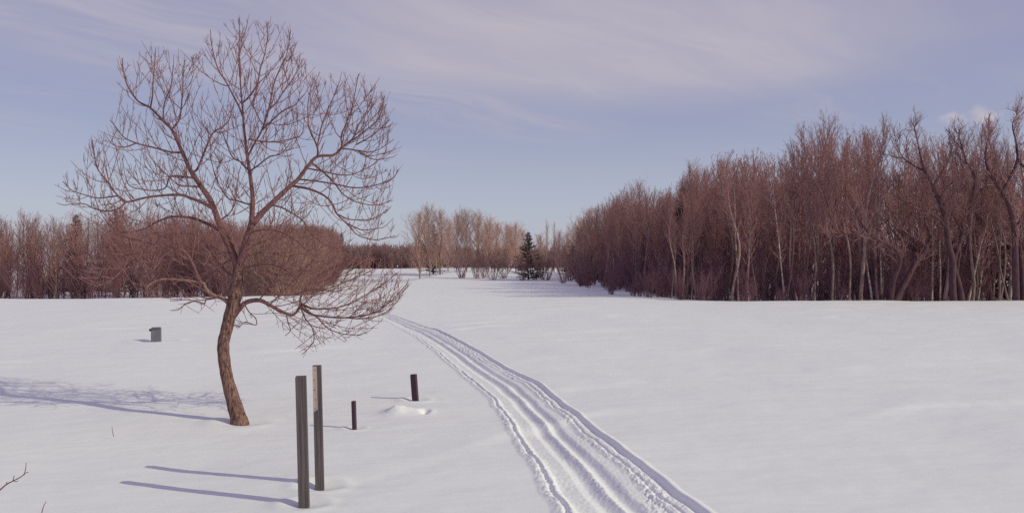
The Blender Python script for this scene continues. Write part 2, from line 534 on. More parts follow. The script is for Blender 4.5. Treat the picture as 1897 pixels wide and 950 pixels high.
# limbs traced from the photograph: (name, start width px, end width px, depth drift, points)
STEM = [(447, 800), (443, 778), (432, 740), (421, 700), (415, 662), (414, 636), (420, 610), (427, 580), (434, 556), (440, 520), (444, 490)]
LIMBS = [
    ('left', 19, 3.0, 0.10, [(441, 500), (428, 462), (415, 435), (405, 410), (390, 372), (372, 345), (353, 316), (342, 292), (332, 270), (318, 240), (302, 224), (278, 200), (255, 187), (236, 159), (228, 131), (226, 108)]),
    ('mid', 19, 2.0, -0.05, [(443, 500), (449, 470), (458, 438), (465, 415), (468, 370), (464, 330), (458, 290), (452, 240), (449, 200), (445, 150), (443, 108), (443, 34)]),
    ('right', 15, 2.6, 0.25, [(463, 422), (482, 398), (500, 380), (532, 350), (552, 332), (570, 308), (588, 290), (618, 287), (634, 272), (653, 257), (664, 232), (678, 208), (690, 180)]),
    ('low_right', 13, 3.0, 0.28, [(430, 590), (442, 574), (456, 560), (480, 556), (500, 565), (524, 578), (542, 583), (554, 570), (558, 548), (572, 528), (600, 504), (640, 486), (690, 470)]),
    ('dead', 11, 4.0, -0.15, [(428, 566), (414, 553), (396, 547), (383, 537), (375, 524), (343, 519), (318, 517), (296, 518), (278, 526), (270, 535)]),
    ('low_left', 8, 2.5, -0.35, [(378, 530), (368, 515), (359, 493), (346, 470), (331, 461), (308, 455), (290, 456), (267, 464), (233, 474), (200, 481), (160, 484)]),
    ('droop_left', 9, 2.5, 0.35, [(405, 425), (390, 418), (366, 407), (343, 402), (315, 402), (289, 412), (264, 425), (222, 431), (190, 424)]),
    ('out_left', 8, 3.0, -0.25, [(394, 386), (372, 374), (353, 367), (334, 361), (302, 362), (270, 366), (233, 374), (217, 361), (204, 344), (192, 328), (179, 309), (172, 270)]),
    ('arch_right', 6, 2.0, -0.45, [(540, 344), (572, 350), (600, 362), (616, 378), (624, 396), (644, 416), (664, 436), (696, 444), (732, 437)]),
    ('fan_a', 6, 2.0, 0.35, [(556, 562), (575, 570), (592, 572), (632, 568), (672, 549), (712, 525), (735, 505)]),
    ('fan_b', 6, 2.0, -0.20, [(556, 566), (572, 580), (600, 586), (640, 588), (688, 581), (720, 561), (752, 528)]),
]
MINOR = [
    (4.0, 1.5, 0.4, [(446, 505), (480, 500), (520, 510), (560, 500), (610, 515)]),
    (4.0, 1.5, -0.3, [(447, 520), (480, 530), (515, 545), (545, 545), (580, 535), (620, 540)]),
    (3.5, 1.5, 0.2, [(500, 564), (520, 545), (545, 520), (580, 480), (600, 450)]),
    (3.5, 1.5, -0.5, [(480, 556), (500, 530), (520, 500), (530, 460)]),
    (3.5, 1.5, 0.5, [(447, 470), (480, 450), (520, 440), (560, 440), (600, 430)]),
    (3.5, 1.5, 0.4, [(359, 495), (330, 490), (300, 500), (270, 505), (235, 500)]),
    (3.5, 1.5, -0.4, [(428, 470), (400, 465), (370, 470), (340, 450), (300, 430), (260, 440)]),   # thinner traced branches
    (4.0, 1.6, 0.3, [(233, 374), (220, 364), (207, 364), (182, 367), (157, 361), (132, 352), (116, 336)]),
    (4.0, 1.6, -0.3, [(233, 374), (220, 386), (201, 391), (176, 387), (157, 378), (138, 377), (120, 380)]),
    (4.5, 1.6, 0.4, [(361, 330), (343, 328), (324, 326), (313, 330), (306, 348), (283, 353), (258, 350), (240, 344), (233, 330)]),
    (5.0, 1.6, -0.4, [(338, 282), (318, 282), (283, 273), (252, 265), (229, 254), (214, 235), (203, 222)]),
    (3.5, 1.5, -0.2, [(252, 265), (240, 270), (226, 273), (209, 268), (198, 255)]),
    (4.5, 1.6, 0.4, [(318, 240), (332, 220), (337, 180), (339, 140), (342, 112)]),
    (4.0, 1.5, -0.3, [(302, 224), (303, 197), (310, 175), (316, 159), (321, 118)]),
    (4.0, 1.5, 0.3, [(278, 200), (282, 178), (283, 153), (286, 120), (288, 89)]),
    (6.0, 1.6, 0.5, [(356, 320), (366, 312), (378, 282), (394, 247), (413, 235), (424, 222), (432, 195)]),
    (4.5, 1.5, -0.4, [(449, 215), (441, 195), (432, 178), (419, 153), (407, 135), (400, 118), (392, 85), (389, 55)]),
    (4.5, 1.5, 0.35, [(450, 190), (462, 178), (476, 156), (482, 127), (490, 100), (495, 70), (495, 44)]),
    (5.0, 1.5, -0.3, [(459, 290), (470, 268), (485, 241), (498, 200), (507, 156), (520, 124), (531, 100), (538, 57)]),
    (3.8, 1.5, 0.3, [(498, 203), (512, 190), (526, 168), (540, 150), (552, 128), (560, 110)]),
    (4.0, 1.5, -0.45, [(485, 241), (505, 222), (523, 206), (545, 195), (564, 175)]),
    (4.0, 1.5, 0.45, [(461, 258), (485, 262), (510, 263), (535, 258), (558, 250), (563, 228)]),
    (5.0, 1.5, -0.3, [(588, 291), (588, 275), (580, 254), (572, 235), (570, 205), (572, 180), (581, 144)]),
    (4.0, 1.5, 0.3, [(588, 268), (596, 232), (605, 209), (613, 190), (622, 170), (630, 147)]),
    (4.0, 1.5, -0.2, [(634, 272), (632, 252), (640, 232), (650, 205), (656, 180), (664, 137)]),
    (4.0, 1.5, 0.25, [(632, 275), (650, 277), (665, 279), (684, 282), (705, 275), (730, 258)]),
    (3.5, 1.5, -0.25, [(640, 268), (660, 255), (678, 241), (692, 230), (705, 212), (712, 178)]),
    (3.5, 1.5, 0.45, [(662, 279), (684, 292), (700, 296), (728, 291)]),
    (3.5, 1.5, -0.25, [(660, 268), (685, 254), (702, 240), (722, 222)]),
    (5.0, 1.6, 0.35, [(575, 300), (600, 320), (620, 340), (636, 360), (660, 374), (696, 380), (728, 371)]),
    (4.0, 1.6, -0.35, [(552, 332), (590, 336), (625, 342), (660, 348), (700, 342), (728, 330), (738, 313)]),
    (4.0, 1.6, 0.25, [(570, 312), (600, 318), (630, 324), (656, 322), (692, 305)]),
    (4.5, 1.6, -0.35, [(504, 380), (520, 384), (536, 392), (560, 408), (572, 428), (600, 452), (625, 460)]),
    (3.5, 1.6, 0.3, [(624, 396), (640, 404), (656, 407), (690, 405), (720, 388)]),
    (3.5, 1.6, -0.2, [(640, 412), (660, 422), (676, 426), (708, 422)]),
    (4.0, 1.6, 0.5, [(560, 540), (600, 536), (640, 522), (690, 500), (712, 484)]),
    (4.0, 1.6, -0.5, [(558, 560), (570, 575), (588, 588), (602, 603), (616, 612), (640, 619), (668, 620)]),
    (3.5, 1.6, 0.3, [(556, 566), (566, 590), (578, 606), (582, 628), (574, 642), (560, 656)]),
    (3.0, 1.5, -0.3, [(530, 580), (534, 598), (538, 612), (528, 622)]),
    (3.5, 1.6, 0.4, [(575, 526), (600, 520), (640, 506), (668, 488)]),
    (3.5, 1.6, 0.3, [(640, 588), (665, 590), (690, 588), (715, 578), (735, 560)]),
    (4.5, 1.6, -0.4, [(233, 474), (232, 490), (214, 512), (192, 526), (170, 526), (154, 520)]),
    (3.5, 1.5, 0.3, [(290, 456), (262, 446), (235, 440), (205, 420), (190, 400)]),
    (3.5, 1.5, -0.4, [(267, 464), (240, 462), (215, 470), (190, 500), (178, 505)]),
    (5.0, 1.6, 0.4, [(441, 486), (430, 482), (416, 488), (398, 502), (382, 518), (370, 535)]),
    (4.0, 1.6, -0.4, [(426, 556), (405, 552), (384, 553), (378, 562), (362, 558), (345, 562), (331, 573), (316, 575)]),
    (3.0, 1.4, 0.3, [(384, 553), (365, 548), (345, 545), (335, 553)]),
    (3.0, 1.4, 0.3, [(452, 562), (462, 578), (474, 590), (474, 602), (455, 596), (445, 604)]),
    (4.5, 1.6, 0.6, [(446, 480), (470, 470), (500, 468), (530, 475), (560, 470), (590, 478)]),
    (4.5, 1.6, -0.6, [(446, 500), (470, 492), (498, 490), (525, 498), (550, 520), (570, 560)]),
    (4.0, 1.6, -0.6, [(460, 432), (490, 425), (520, 430), (548, 445), (575, 470)]),
    (4.0, 1.6, 0.6, [(466, 380), (440, 372), (420, 365), (400, 330), (392, 300)]),
    (4.0, 1.6, -0.7, [(462, 318), (480, 305), (500, 290), (520, 285), (540, 262)]),
    (4.0, 1.6, 0.7, [(462, 318), (446, 300), (430, 290), (418, 262), (410, 240)]),
    (4.0, 1.6, -0.7, [(372, 345), (352, 345), (330, 342), (300, 315), (285, 300)]),
    (4.0, 1.6, 0.7, [(405, 410), (425, 395), (435, 375), (440, 345)]),
    (4.5, 1.6, 0.65, [(442, 510), (425, 508), (400, 480), (370, 440), (340, 432), (300, 436)]),
    (3.5, 1.5, -0.5, [(447, 470), (440, 450), (430, 430), (420, 400)]),
]


def lone_tree():
    rng = np.random.RandomState(11)
    MPP = TREE_Y / F
    tree = empty('bare_tree', (TREE_X, TREE_Y, zg(TREE_X, TREE_Y)), 'lone bare tree with crooked leaning trunk and wide crown standing in open snow', 'tree')
    org = np.array(tree.location)
    known = []                                  # (px, py, depth) of everything traced so far

    def place(pts, drift):
        pts = catmull(pts, 5)
        dep = 0.0
        if known:
            K = np.array(known)
            i = int(np.argmin((K[:, 0] - pts[0, 0]) ** 2 + (K[:, 1] - pts[0, 1]) ** 2))
            dep = K[i, 2]
        run = np.concatenate([[0], np.cumsum(np.linalg.norm(np.diff(pts, axis=0), axis=1))]) * MPP
        ds = dep + drift * run * (1 + 0.1 * run) + 0.03 * np.sin(run * 5 + rng.rand() * 6) * np.minimum(run * 2, 1)
        for (a, b), c in zip(pts, ds): known.append((a, b, c))
        return np.array([at(a, b, TREE_Y + c) for (a, b), c in zip(pts, ds)]), run

    tk = Tubes()
    P, run = place(STEM, 0.2)
    wpx = np.interp(np.linspace(0, 1, len(P)), [0, 0.035, 0.09, 0.13, 0.3, 0.55, 0.75, 0.82, 1], [40, 37, 32, 29, 22, 22, 23.5, 27, 21])
    wpx = wpx * (1 + 0.03 * np.sin(np.arange(len(P)) * 1.7))
    tk.add(P - org, wpx / 2 * MPP, 14)
    o = link('trunk', tk.mesh('trunk', M_TRUNK), tree)
    # a cut stub and knots on the trunk
    parents = []
    for name, w0, w1, drift, pts in LIMBS:
        P, run = place(pts, drift)
        f = np.linspace(0, 1, len(P))
        rad = (w1 * 0.75 + (w0 * 0.86 - w1 * 0.75) * (1 - f) ** 1.5) / 2 * MPP
        rad = rad * (1 + 0.025 * np.sin(np.arange(len(P)) * 2.3 + w0))
        t = Tubes(); t.add(P - org, rad, 8)
        ob = link('limb', t.mesh('limb', M_DEAD if name == 'dead' else M_LIMB), tree)
        if name == 'dead': ob['label'] = 'pale broken dead limb without twigs'
        parents.append((P, rad, 0.18 if name != 'mid' else 0.22, name))
    br = Tubes()
    for w0, w1, drift, pts in MINOR:
        P, run = place(pts, drift)
        f = np.linspace(0, 1, len(P))
        rad = 0.88 * (w1 + (w0 - w1) * (1 - f)) / 2 * MPP
        br.add(P - org, rad, 5)
        parents.append((P, rad, 0.12, 'minor'))
    link('branches', br.mesh('branches', M_LIMB), tree)

    tw = Tubes()

    def okay(p):
        return inside(OUTLINE, p[0] / p[1] * F + CX, HZ - (p[2] - EYE) / p[1] * F)

    def grow(p, d, L, n, up, jit, r0, r1, sides):
        """a twig that stays inside the crown: tried again shorter where it would stick out too far"""
        for k in range(4):
            P = shoot(rng, p, d, L, n, up, jit)
            if okay(P[0] + (P[-1] - P[0]) * 0.80):
                tw.add(P - org, r1 + (r0 - r1) * (1 - np.linspace(0, 1, n)) ** 0.8, sides)
                return P
            L *= 0.68
            if L < 0.05: break
        return None

    az0 = 0.0
    for P, rad, s0, name in parents:
        if name == 'dead': continue
        L = plen(P)
        s = max(s0 * L, 0.12) * rng.uniform(0.8, 1.2)
        while s < L * 0.985:
            p, T, fi = along(P, s)
            rp = float(np.interp(fi, np.arange(len(rad)), rad))
            az0 += math.pi / 2 + rng.uniform(-0.4, 0.4)
            low = p[2] < 1.75
            for side in ((0, math.pi) if rng.rand() < 0.75 else (0,)):
                l1 = (0.98 if name != 'minor' else 0.74) * (1 - 0.50 * s / L) * rng.uniform(0.3, 1.2)
                up1 = 0.45 if low else rng.uniform(0.6, 1.35)
                ang = rng.uniform(0.4, 0.9) if low else rng.uniform(0.85, 1.35)
                r1 = min(0.6 * rp, 0.0054) * rng.uniform(0.75, 1.05)
                A = grow(p, side_dir(rng, T, ang, az0 + side), l1, 9, up1, 0.05, r1, 0.0018, 4)
                if A is None: continue
                la = plen(A)
                t = la * rng.uniform(0.15, 0.3)
                az1 = rng.uniform(0, 6)
                while t < la * 0.92:
                    q, T2, _ = along(A, t)
                    az1 += math.pi / 2 + rng.uniform(-0.3, 0.3)
                    for sd in ((0, math.pi) if rng.rand() < 0.6 else (0,)):
                        if rng.rand() < (0.3 if low else 0.5):
                            grow(q, side_dir(rng, T2, rng.uniform(0.6, 0.9), az1 + sd), rng.uniform(0.025, 0.06), 3, 0.2, 0.05, 0.0026, 0.0017, 3)
                            continue
                        l2 = (0.55 * la + 0.04) * (1 - 0.5 * t / la) * rng.uniform(0.4, 1.15)
                        B = grow(q, side_dir(rng, T2, rng.uniform(0.55, 0.9), az1 + sd), l2, 6, up1 * 0.8, 0.05, 0.0034, 0.0016, 3)
                        if B is None: continue
                        for _ in range(rng.randint(0, 4) if l2 > 0.10 else 0):
                            q3, T3, _ = along(B, plen(B) * rng.uniform(0.35, 0.9))
                            grow(q3, side_dir(rng, T3, 0.75, rng.uniform(0, 6.28)), rng.uniform(0.03, 0.12), 3, 0.6, 0.05, 0.0026, 0.0017, 3)
                    t += rng.uniform(0.08, 0.17)
            s += rng.uniform(0.095, 0.17)
        # the leading shoot carries on past the end of the limb
        grow(P[-1], P[-1] - P[-2], rng.uniform(0.15, 0.3), 4, 0.5, 0.04, float(rad[-1]), 0.0024, 4)
    link('twigs', tw.mesh('twigs', M_TWIG), tree)


lone_tree()

# ------------------------------------------------------------------ woodland trees: prototypes


def gen_tree(seed, H, r0, first, nb, lmax, ang0, ang1, up, sub=0.16, tert=2, wob=0.02, lean=0.0, top_thin=1.0, tw_r=0.0042):
    rng = np.random.RandomState(seed)
    n = 14
    t = np.linspace(0, 1, n)
    P = np.zeros((n, 3))
    P[:, 2] = -0.35 + t * (H + 0.35)
    ph = rng.uniform(0, 6, 4)
    P[:, 0] = H * wob * (np.sin(t * 4 + ph[0]) - math.sin(ph[0]) + 0.4 * np.sin(t * 11 + ph[1])) + lean * H * t
    P[:, 1] = H * wob * (np.sin(t * 4.4 + ph[2]) - math.sin(ph[2]) + 0.4 * np.sin(t * 9 + ph[3]))
    rad = r0 * (1 - t) ** 0.85 * top_thin + 0.006
    tr = Tubes(); tr.add(P, rad, 7)
    cr = Tubes()
    az = rng.uniform(0, 6)
    for i in range(nb):
        f = first + (0.99 - first) * (i + rng.rand()) / nb
        p, T, fi = along(P, f * plen(P))
        az += 2.39996 + rng.uniform(-0.5, 0.5)
        g = (f - first) / (1 - first)
        L = lmax * H * (math.sin(math.pi * min(1, 0.18 + g * 0.82)) ** 0.7 * 0.85 + 0.12) * rng.uniform(0.55, 1.2)
        A = shoot(rng, p, side_dir(rng, T, ang0 + (ang1 - ang0) * g + rng.uniform(-0.15, 0.15), az), L, 6, up, 0.09)
        rb = min(0.5 * float(np.interp(fi, np.arange(n), rad)), 0.022 * (L / 1.2)) + 0.003
        cr.add(A, np.linspace(rb, tw_r * 0.9, 6), 4)
        s = L * 0.18
        while s < L * 0.98:
            q, T2, _ = along(A, s)
            l2 = (0.34 * L * (1 - 0.55 * s / L) + 0.08) * rng.uniform(0.5, 1.25)
            B = shoot(rng, q, side_dir(rng, T2, rng.uniform(0.5, 0.9), rng.uniform(0, 6.28)), l2, 4, up * 0.8, 0.10)
            cr.add(B, np.linspace(tw_r * 1.25, tw_r * 0.7, 4), 3)
            for _ in range(tert):
                q3, T3, _ = along(B, l2 * rng.uniform(0.25, 0.95))
                C = shoot(rng, q3, side_dir(rng, T3, rng.uniform(0.5, 0.9), rng.uniform(0, 6.28)), l2 * rng.uniform(0.3, 0.6), 3, up * 0.5, 0.1)
                cr.add(C, np.linspace(tw_r * 0.85, tw_r * 0.55, 3), 3)
            s += sub * rng.uniform(0.7, 1.3)
    return tr, cr


def gen_shrub(seed, H, stems, spread, sub=0.13, tw_r=0.0042, r0=0.018, bare=0.15):
    rng = np.random.RandomState(seed)
    tr, cr = Tubes(), Tubes()
    for k in range(stems):
        a = rng.uniform(0, 6.28)
        d = np.array([math.cos(a) * spread * rng.uniform(0.2, 1), math.sin(a) * spread * rng.uniform(0.2, 1), 1.0])
        L = H * rng.uniform(0.65, 1.05)
        p = np.array([math.cos(a), math.sin(a), 0]) * rng.uniform(0.0, 0.12) * H * spread + np.array([0, 0, -0.25])
        A = shoot(rng, p, d, L + 0.25, 9, 0.35, 0.10)
        tr.add(A, np.linspace(r0, tw_r, 9), 4)
        s = L * rng.uniform(bare, bare + 0.15)
        while s < L:
            q, T2, _ = along(A, s)
            l2 = 0.30 * H * (1 - 0.5 * s / L) * rng.uniform(0.4, 1.2)
            B = shoot(rng, q, side_dir(rng, T2, rng.uniform(0.4, 0.9), rng.uniform(0, 6.28)), l2, 5, 0.5, 0.12)
            cr.add(B, np.linspace(tw_r * 1.4, tw_r * 0.7, 5), 3)
            for _ in range(3):
                q3, T3, _ = along(B, l2 * rng.uniform(0.2, 0.95))
                C = shoot(rng, q3, side_dir(rng, T3, rng.uniform(0.4, 0.9), rng.uniform(0, 6.28)), l2 * rng.uniform(0.25, 0.6), 3, 0.4, 0.12)
                cr.add(C, np.linspace(tw_r * 0.9, tw_r * 0.55, 3), 3)
            s += sub * rng.uniform(0.7, 1.3)
    return tr, cr


def gen_spruce(seed, H, base_r, wid, ragged=0.25, droop=0.25):
    """trunk, and a crown of whorled boughs set with needle sprays"""
    rng = np.random.RandomState(seed)
    tr = Tubes()
    t = np.linspace(0, 1, 8)
    P = np.stack([0.01 * H * np.sin(t * 5), 0 * t, -0.3 + t * (H + 0.3)], -1)
    tr.add(P, base_r * (1 - t) + 0.008, 7)
    V, Q = [], []

    def card(p, d, L, wd):
        d = d / np.linalg.norm(d)
        s = np.cross(d, rng.normal(0, 1, 3)); s /= np.linalg.norm(s)
        k = len(V)
        V.extend([p - s * wd * 0.3, p + s * wd * 0.3, p + d * L * 0.7 + s * wd, p + d * L])
        Q.append((k, k + 1, k + 2, k + 3))
    z = 0.06 * H
    while z < H * 0.99:
        f = z / H
        Lm = wid * (1 - f) ** 0.85 + 0.04 * H * 0.4
        for _ in range(int(6 + 5 * (1 - f))):
            a = rng.uniform(0, 6.28)
            L = Lm * rng.uniform(1 - ragged * 2, 1.0 + ragged)
            d = np.array([math.cos(a), math.sin(a), -droop * rng.uniform(0.2, 1.4) + 0.5 * f])
            A = shoot(rng, np.array([0, 0, z]), d, L, 6, 0.25, 0.05)
            tr.add(A, np.linspace(0.012, 0.004, 6), 3)
            s = 0.12 * L
            while s < L:
                q, T2, _ = along(A, s)
                for _ in range(4):
                    dd = side_dir(rng, T2, rng.uniform(0.4, 1.1), rng.uniform(0, 6.28))
                    dd[2] -= 0.25
                    card(q, dd, rng.uniform(0.06, 0.14) * (0.6 + 0.12 * H), rng.uniform(0.018, 0.042))
                s += 0.06
        z += 0.055 * H * rng.uniform(0.7, 1.2) * (1 - 0.45 * f)
    for _ in range(12):
        card(np.array([0, 0, H * rng.uniform(0.93, 1.0)]), np.array([rng.normal(0, 0.4), rng.normal(0, 0.4), 1]), 0.16, 0.02)
    return tr, (np.array(V), np.array(Q))


def proto(gen, m_trunk, m_crown, H):
    tr, cr = gen
    a = tr.mesh('trunk', m_trunk)
    b = cr.mesh('crown', m_crown) if isinstance(cr, Tubes) else mesh_from('crown', cr[0], cr[1], m_crown, False)
    return a, b, H


def plant(name, pr, x, y, h, rz, label, cat, group=None, low='crown'):
    """one thing: an Empty at the foot, with trunk and crown as its parts"""
    a, b, H = pr
    o = empty(name, (x, y, zg(x, y)), label, cat, group, rz, h / H)
    link('stems' if low == 'shrub' else 'trunk', a, o)
    link('twigs' if low == 'shrub' else 'crown', b, o)
    return o


ASPEN = [proto(gen_tree(100 + i, 8.0, 0.055 + 0.018 * (i % 3), 0.24 + 0.08 * (i % 4), 40 + 4 * (i % 4), 0.20 + 0.045 * (i % 3), 0.85, 0.40, 0.55, 0.17, 3, 0.017 + 0.006 * (i % 3), 0.03 * ((i % 5) - 2)), M_WTRUNK, M_WTWIG, 8.0) for i in range(9)]
POLE = [proto(gen_tree(150 + i, 8.0, 0.05 + 0.01 * i, 0.5 + 0.05 * (i % 3), 30, 0.15 + 0.03 * (i % 2), 0.8, 0.35, 0.5, 0.17, 3, 0.02 + 0.005 * i, 0.03 * (i - 1.5)), M_WTRUNK, M_WTWIG, 8.0) for i in range(5)]
SCRUB = [proto(gen_tree(200 + i, 5.5, 0.045, 0.06, 52, 0.36, 0.95, 0.5, 0.5, 0.16, 3, 0.022, 0.03 * ((i % 3) - 1)), M_WTRUNK, M_WTWIG, 5.5) for i in range(5)]
BRUSH = [proto(gen_shrub(300 + i, 3.0, 15, 0.55), M_WLOW, M_WLOW, 3.0) for i in range(5)]
WILLOW = [proto(gen_shrub(330 + i, 3.6, 18, 0.75, 0.15, 0.0055), M_WILLOW, M_WILLOW, 3.6) for i in range(3)]
POPLAR = [proto(gen_tree(400 + i, 9.0, 0.10, 0.10, 74, 0.46, 0.85, 0.28, 0.35, 0.20, 3, 0.012, 0, 1.0, 0.0085), M_WTRUNK, M_POPTW, 9.0) for i in range(4)]
SLIM = [proto(gen_tree(440 + i, 9.0, 0.085, 0.22, 44, 0.19, 0.6, 0.35, 0.4, 0.18, 3, 0.01, 0, 1.0, 0.007), M_WTRUNK, M_POPTW, 9.0) for i in range(2)]
CLUMP = [proto(gen_shrub(460 + i, 5.0, 15, 0.8, 0.12, 0.010, 0.045, 0.34), M_FAR, M_FAR, 5.0) for i in range(3)]
SPRUCE = [proto(gen_spruce(500 + i, 5.0, 0.09, 1.2 + 0.75 * i), M_DARK, M_NEEDLE, 5.0) for i in range(2)]
BIRCH = [proto(gen_tree(520 + i, 7.5, 0.062, 0.35, 36, 0.20, 0.9, 0.5, 0.6, 0.17, 3, 0.018, 0.05 * (i - 1)), M_BIRCH, M_WTWIG, 7.5) for i in range(3)]

RTOP = np.array([(1030, 462), (1050, 444), (1070, 425), (1090, 402), (1112, 380), (1140, 358), (1200, 342), (1240, 330), (1275, 312), (1330, 272), (1400, 252), (1450, 244), (1480, 230), (1520, 218), (1590, 205), (1625, 218), (1660, 235), (1710, 222), (1750, 232), (1830, 250), (1880, 212), (1960, 220), (2400, 230)], float)
LTOP = np.array([(-400, 410), (0, 402), (40, 398), (100, 396), (150, 390), (215, 384), (290, 390), (400, 402), (470, 410), (560, 418), (610, 424), (640, 442)], float)


def top_height(prof, x, y, z):
    px = CX + F * x / y
    return EYE + (HZ - float(np.interp(px, prof[:, 0], prof[:, 1]))) / F * y - z


def edge_dist(E, x, y):
    E = np.asarray(E, float)
    best = 1e9
    for a, b in zip(E[:-1], E[1:]):
        t = np.clip(((x - a[0]) * (b[0] - a[0]) + (y - a[1]) * (b[1] - a[1])) / ((b - a) ** 2).sum(), 0, 1)
        best = min(best, math.hypot(x - a[0] - t * (b[0] - a[0]), y - a[1] - t * (b[1] - a[1])))
    return best


def scatter(rng, poly, edge, band, gap, count, box):
    pts = []
    tries = 0
    while len(pts) < count and tries < 40000:
        tries += 1
        x = rng.uniform(box[0], box[1]); y = rng.uniform(box[2], box[3])
        if not inside(poly, x, y): continue
        e = edge_dist(edge, x, y)
        if not (band[0] <= e <= band[1]): continue
        if e > band[0] + (band[1] - band[0]) * rng.rand() ** 0.7: continue
        if any((x - a) ** 2 + (y - b) ** 2 < gap * gap for a, b in pts): continue
        pts.append((x, y))
    return pts


REDGE = [(6.0, 92), (5.7, 82), (5.5, 72), (5.6, 63), (5.4, 54), (5.7, 45), (6.2, 40), (7.3, 37.8), (9.1, 36.8), (14, 37.2), (20, 37.6), (30, 38)]
RPOLY = REDGE + [(60, 38), (60, 120), (20, 120)]
LEDGE = [(-60, 58), (-32, 58), (-22, 57.5), (-17.5, 56.5), (-15.8, 60), (-16.5, 72), (-20, 98), (-27, 135)]
LPOLY = [(-95, 58)] + LEDGE + [(-60, 165), (-110, 120)]


def woods():
    rng = np.random.RandomState(5)
    # right wood, front ranks
    pts = scatter(rng, RPOLY, REDGE, (0.0, 7.5), 0.42, 205, (4, 27, 36, 84))
    for x, y in pts:
        px = CX + F * x / y
        if px > 1985: continue
        h = top_height(RTOP, x, y, zg(x, y))
        k = rng.uniform(0.60, 0.90) if rng.rand() < 0.72 else rng.uniform(0.90, 1.03)
        h = min(h, 10.5) * k
        kinds = POLE if rng.rand() < (0.75 if edge_dist(REDGE, x, y) < 1.2 else 0.35) else ASPEN
        plant('aspen', kinds[rng.randint(len(kinds))], x, y, h, rng.uniform(0, 6.28),
              'slender bare aspen crowded among others in the tall wood on the right', 'tree', 'bare aspens of the tall wood on the right')
    pts = scatter(rng, RPOLY, REDGE, (0.3, 6.0), 0.55, 120, (4, 27, 36, 84))
    for x, y in pts:
        if CX + F * x / y > 1985: continue
        plant('brush_shrub', BRUSH[rng.randint(len(BRUSH))], x, y, rng.uniform(1.4, 2.9), rng.uniform(0, 6.28),
              'twiggy brown undergrowth shrub between the trunks of the wood on the right', 'shrub', 'undergrowth shrubs of the wood on the right', 'shrub')
    for _ in range(34):
        i = rng.randint(3, len(REDGE) - 2)
        (ax, ay), (bx, by) = REDGE[i], REDGE[i + 1]
        f = rng.rand(); nx, ny = -(by - ay), (bx - ax)
        l = math.hypot(nx, ny); o = rng.uniform(0.1, 1.1)
        x, y = ax + (bx - ax) * f + ((-abs(nx)) / l) * o, ay + (by - ay) * f - abs(ny) / l * o * 0.8
        plant('sapling', BRUSH[rng.randint(len(BRUSH))], x, y, rng.uniform(0.5, 1.5), rng.uniform(0, 6.28),
              'low bare sapling sticking out of the snow along the foot of the right wood', 'sapling', 'saplings along the foot of the right wood', 'shrub')
    # left wood
    pts = scatter(rng, LPOLY, LEDGE, (0.0, 7.0), 0.5, 235, (-48, -13, 54, 138))
    for x, y in pts:
        px = CX + F * x / y
        if px < -60: continue
        h = top_height(LTOP, x, y, zg(x, y))
        h = min(h, 10) * (rng.uniform(0.76, 0.97) if rng.rand() < 0.75 else rng.uniform(0.92, 1.03))
        plant('scrub_tree', SCRUB[rng.randint(len(SCRUB))], x, y, h, rng.uniform(0, 6.28),
              'bare bushy tree in the low brown wood on the left behind the lone tree', 'tree', 'bare trees of the low wood on the left')
    pts = scatter(rng, LPOLY, LEDGE, (0.0, 4.5), 0.7, 130, (-42, -13, 54, 110))
    for x, y in pts:
        if CX + F * x / y < -60: continue
        plant('brush_shrub', BRUSH[rng.randint(len(BRUSH))], x, y, rng.uniform(2.0, 3.6), rng.uniform(0, 6.28),
              'twiggy undergrowth shrub at the foot of the low wood on the left', 'shrub', 'undergrowth shrubs of the low wood on the left', 'shrub')
    # lighter willows where the left wood ends
    for px, d, top in [(448, 49, 432), (470, 47, 424), (492, 46, 418), (512, 47, 415), (530, 45, 428), (545, 48, 418), (556, 52, 420), (570, 56, 424), (578, 60, 422), (582, 68, 432), (500, 50, 424), (478, 52, 430)]:
        x = (px - CX) / F * d
        plant('willow_shrub', WILLOW[rng.randint(3)], x, d, EYE + (HZ - top) / F * d - zg(x, d), rng.uniform(0, 6.28),
              'tawny many-stemmed willow shrub at the right end of the left wood, behind the lone tree', 'shrub', 'willow shrubs at the end of the left wood', 'shrub')


woods()


def merged(protos, pts, hs, rng, mat_name, name, mat):
    Vs, Qs, off = [], [], 0
    for (x, y), h in zip(pts, hs):
        V, Q, H = protos[rng.randint(len(protos))]
        a = rng.uniform(0, 6.28)
        c, s = math.cos(a), math.sin(a)
        k = h / H
        W_ = np.stack([(V[:, 0] * c - V[:, 1] * s) * k + x, (V[:, 0] * s + V[:, 1] * c) * k + y, V[:, 2] * k + zg(x, y)], -1)
        Vs.append(W_); Qs.append(Q + off); off += len(W_)
    return link(name, mesh_from(name, np.concatenate(Vs), np.concatenate(Qs), mat))


def both(gen, H):
    tr, cr = gen
    V1, Q1 = tr.arrays(); V2, Q2 = cr.arrays()
    return np.concatenate([V1, V2]), np.concatenate([Q1, Q2 + len(V1)]), H


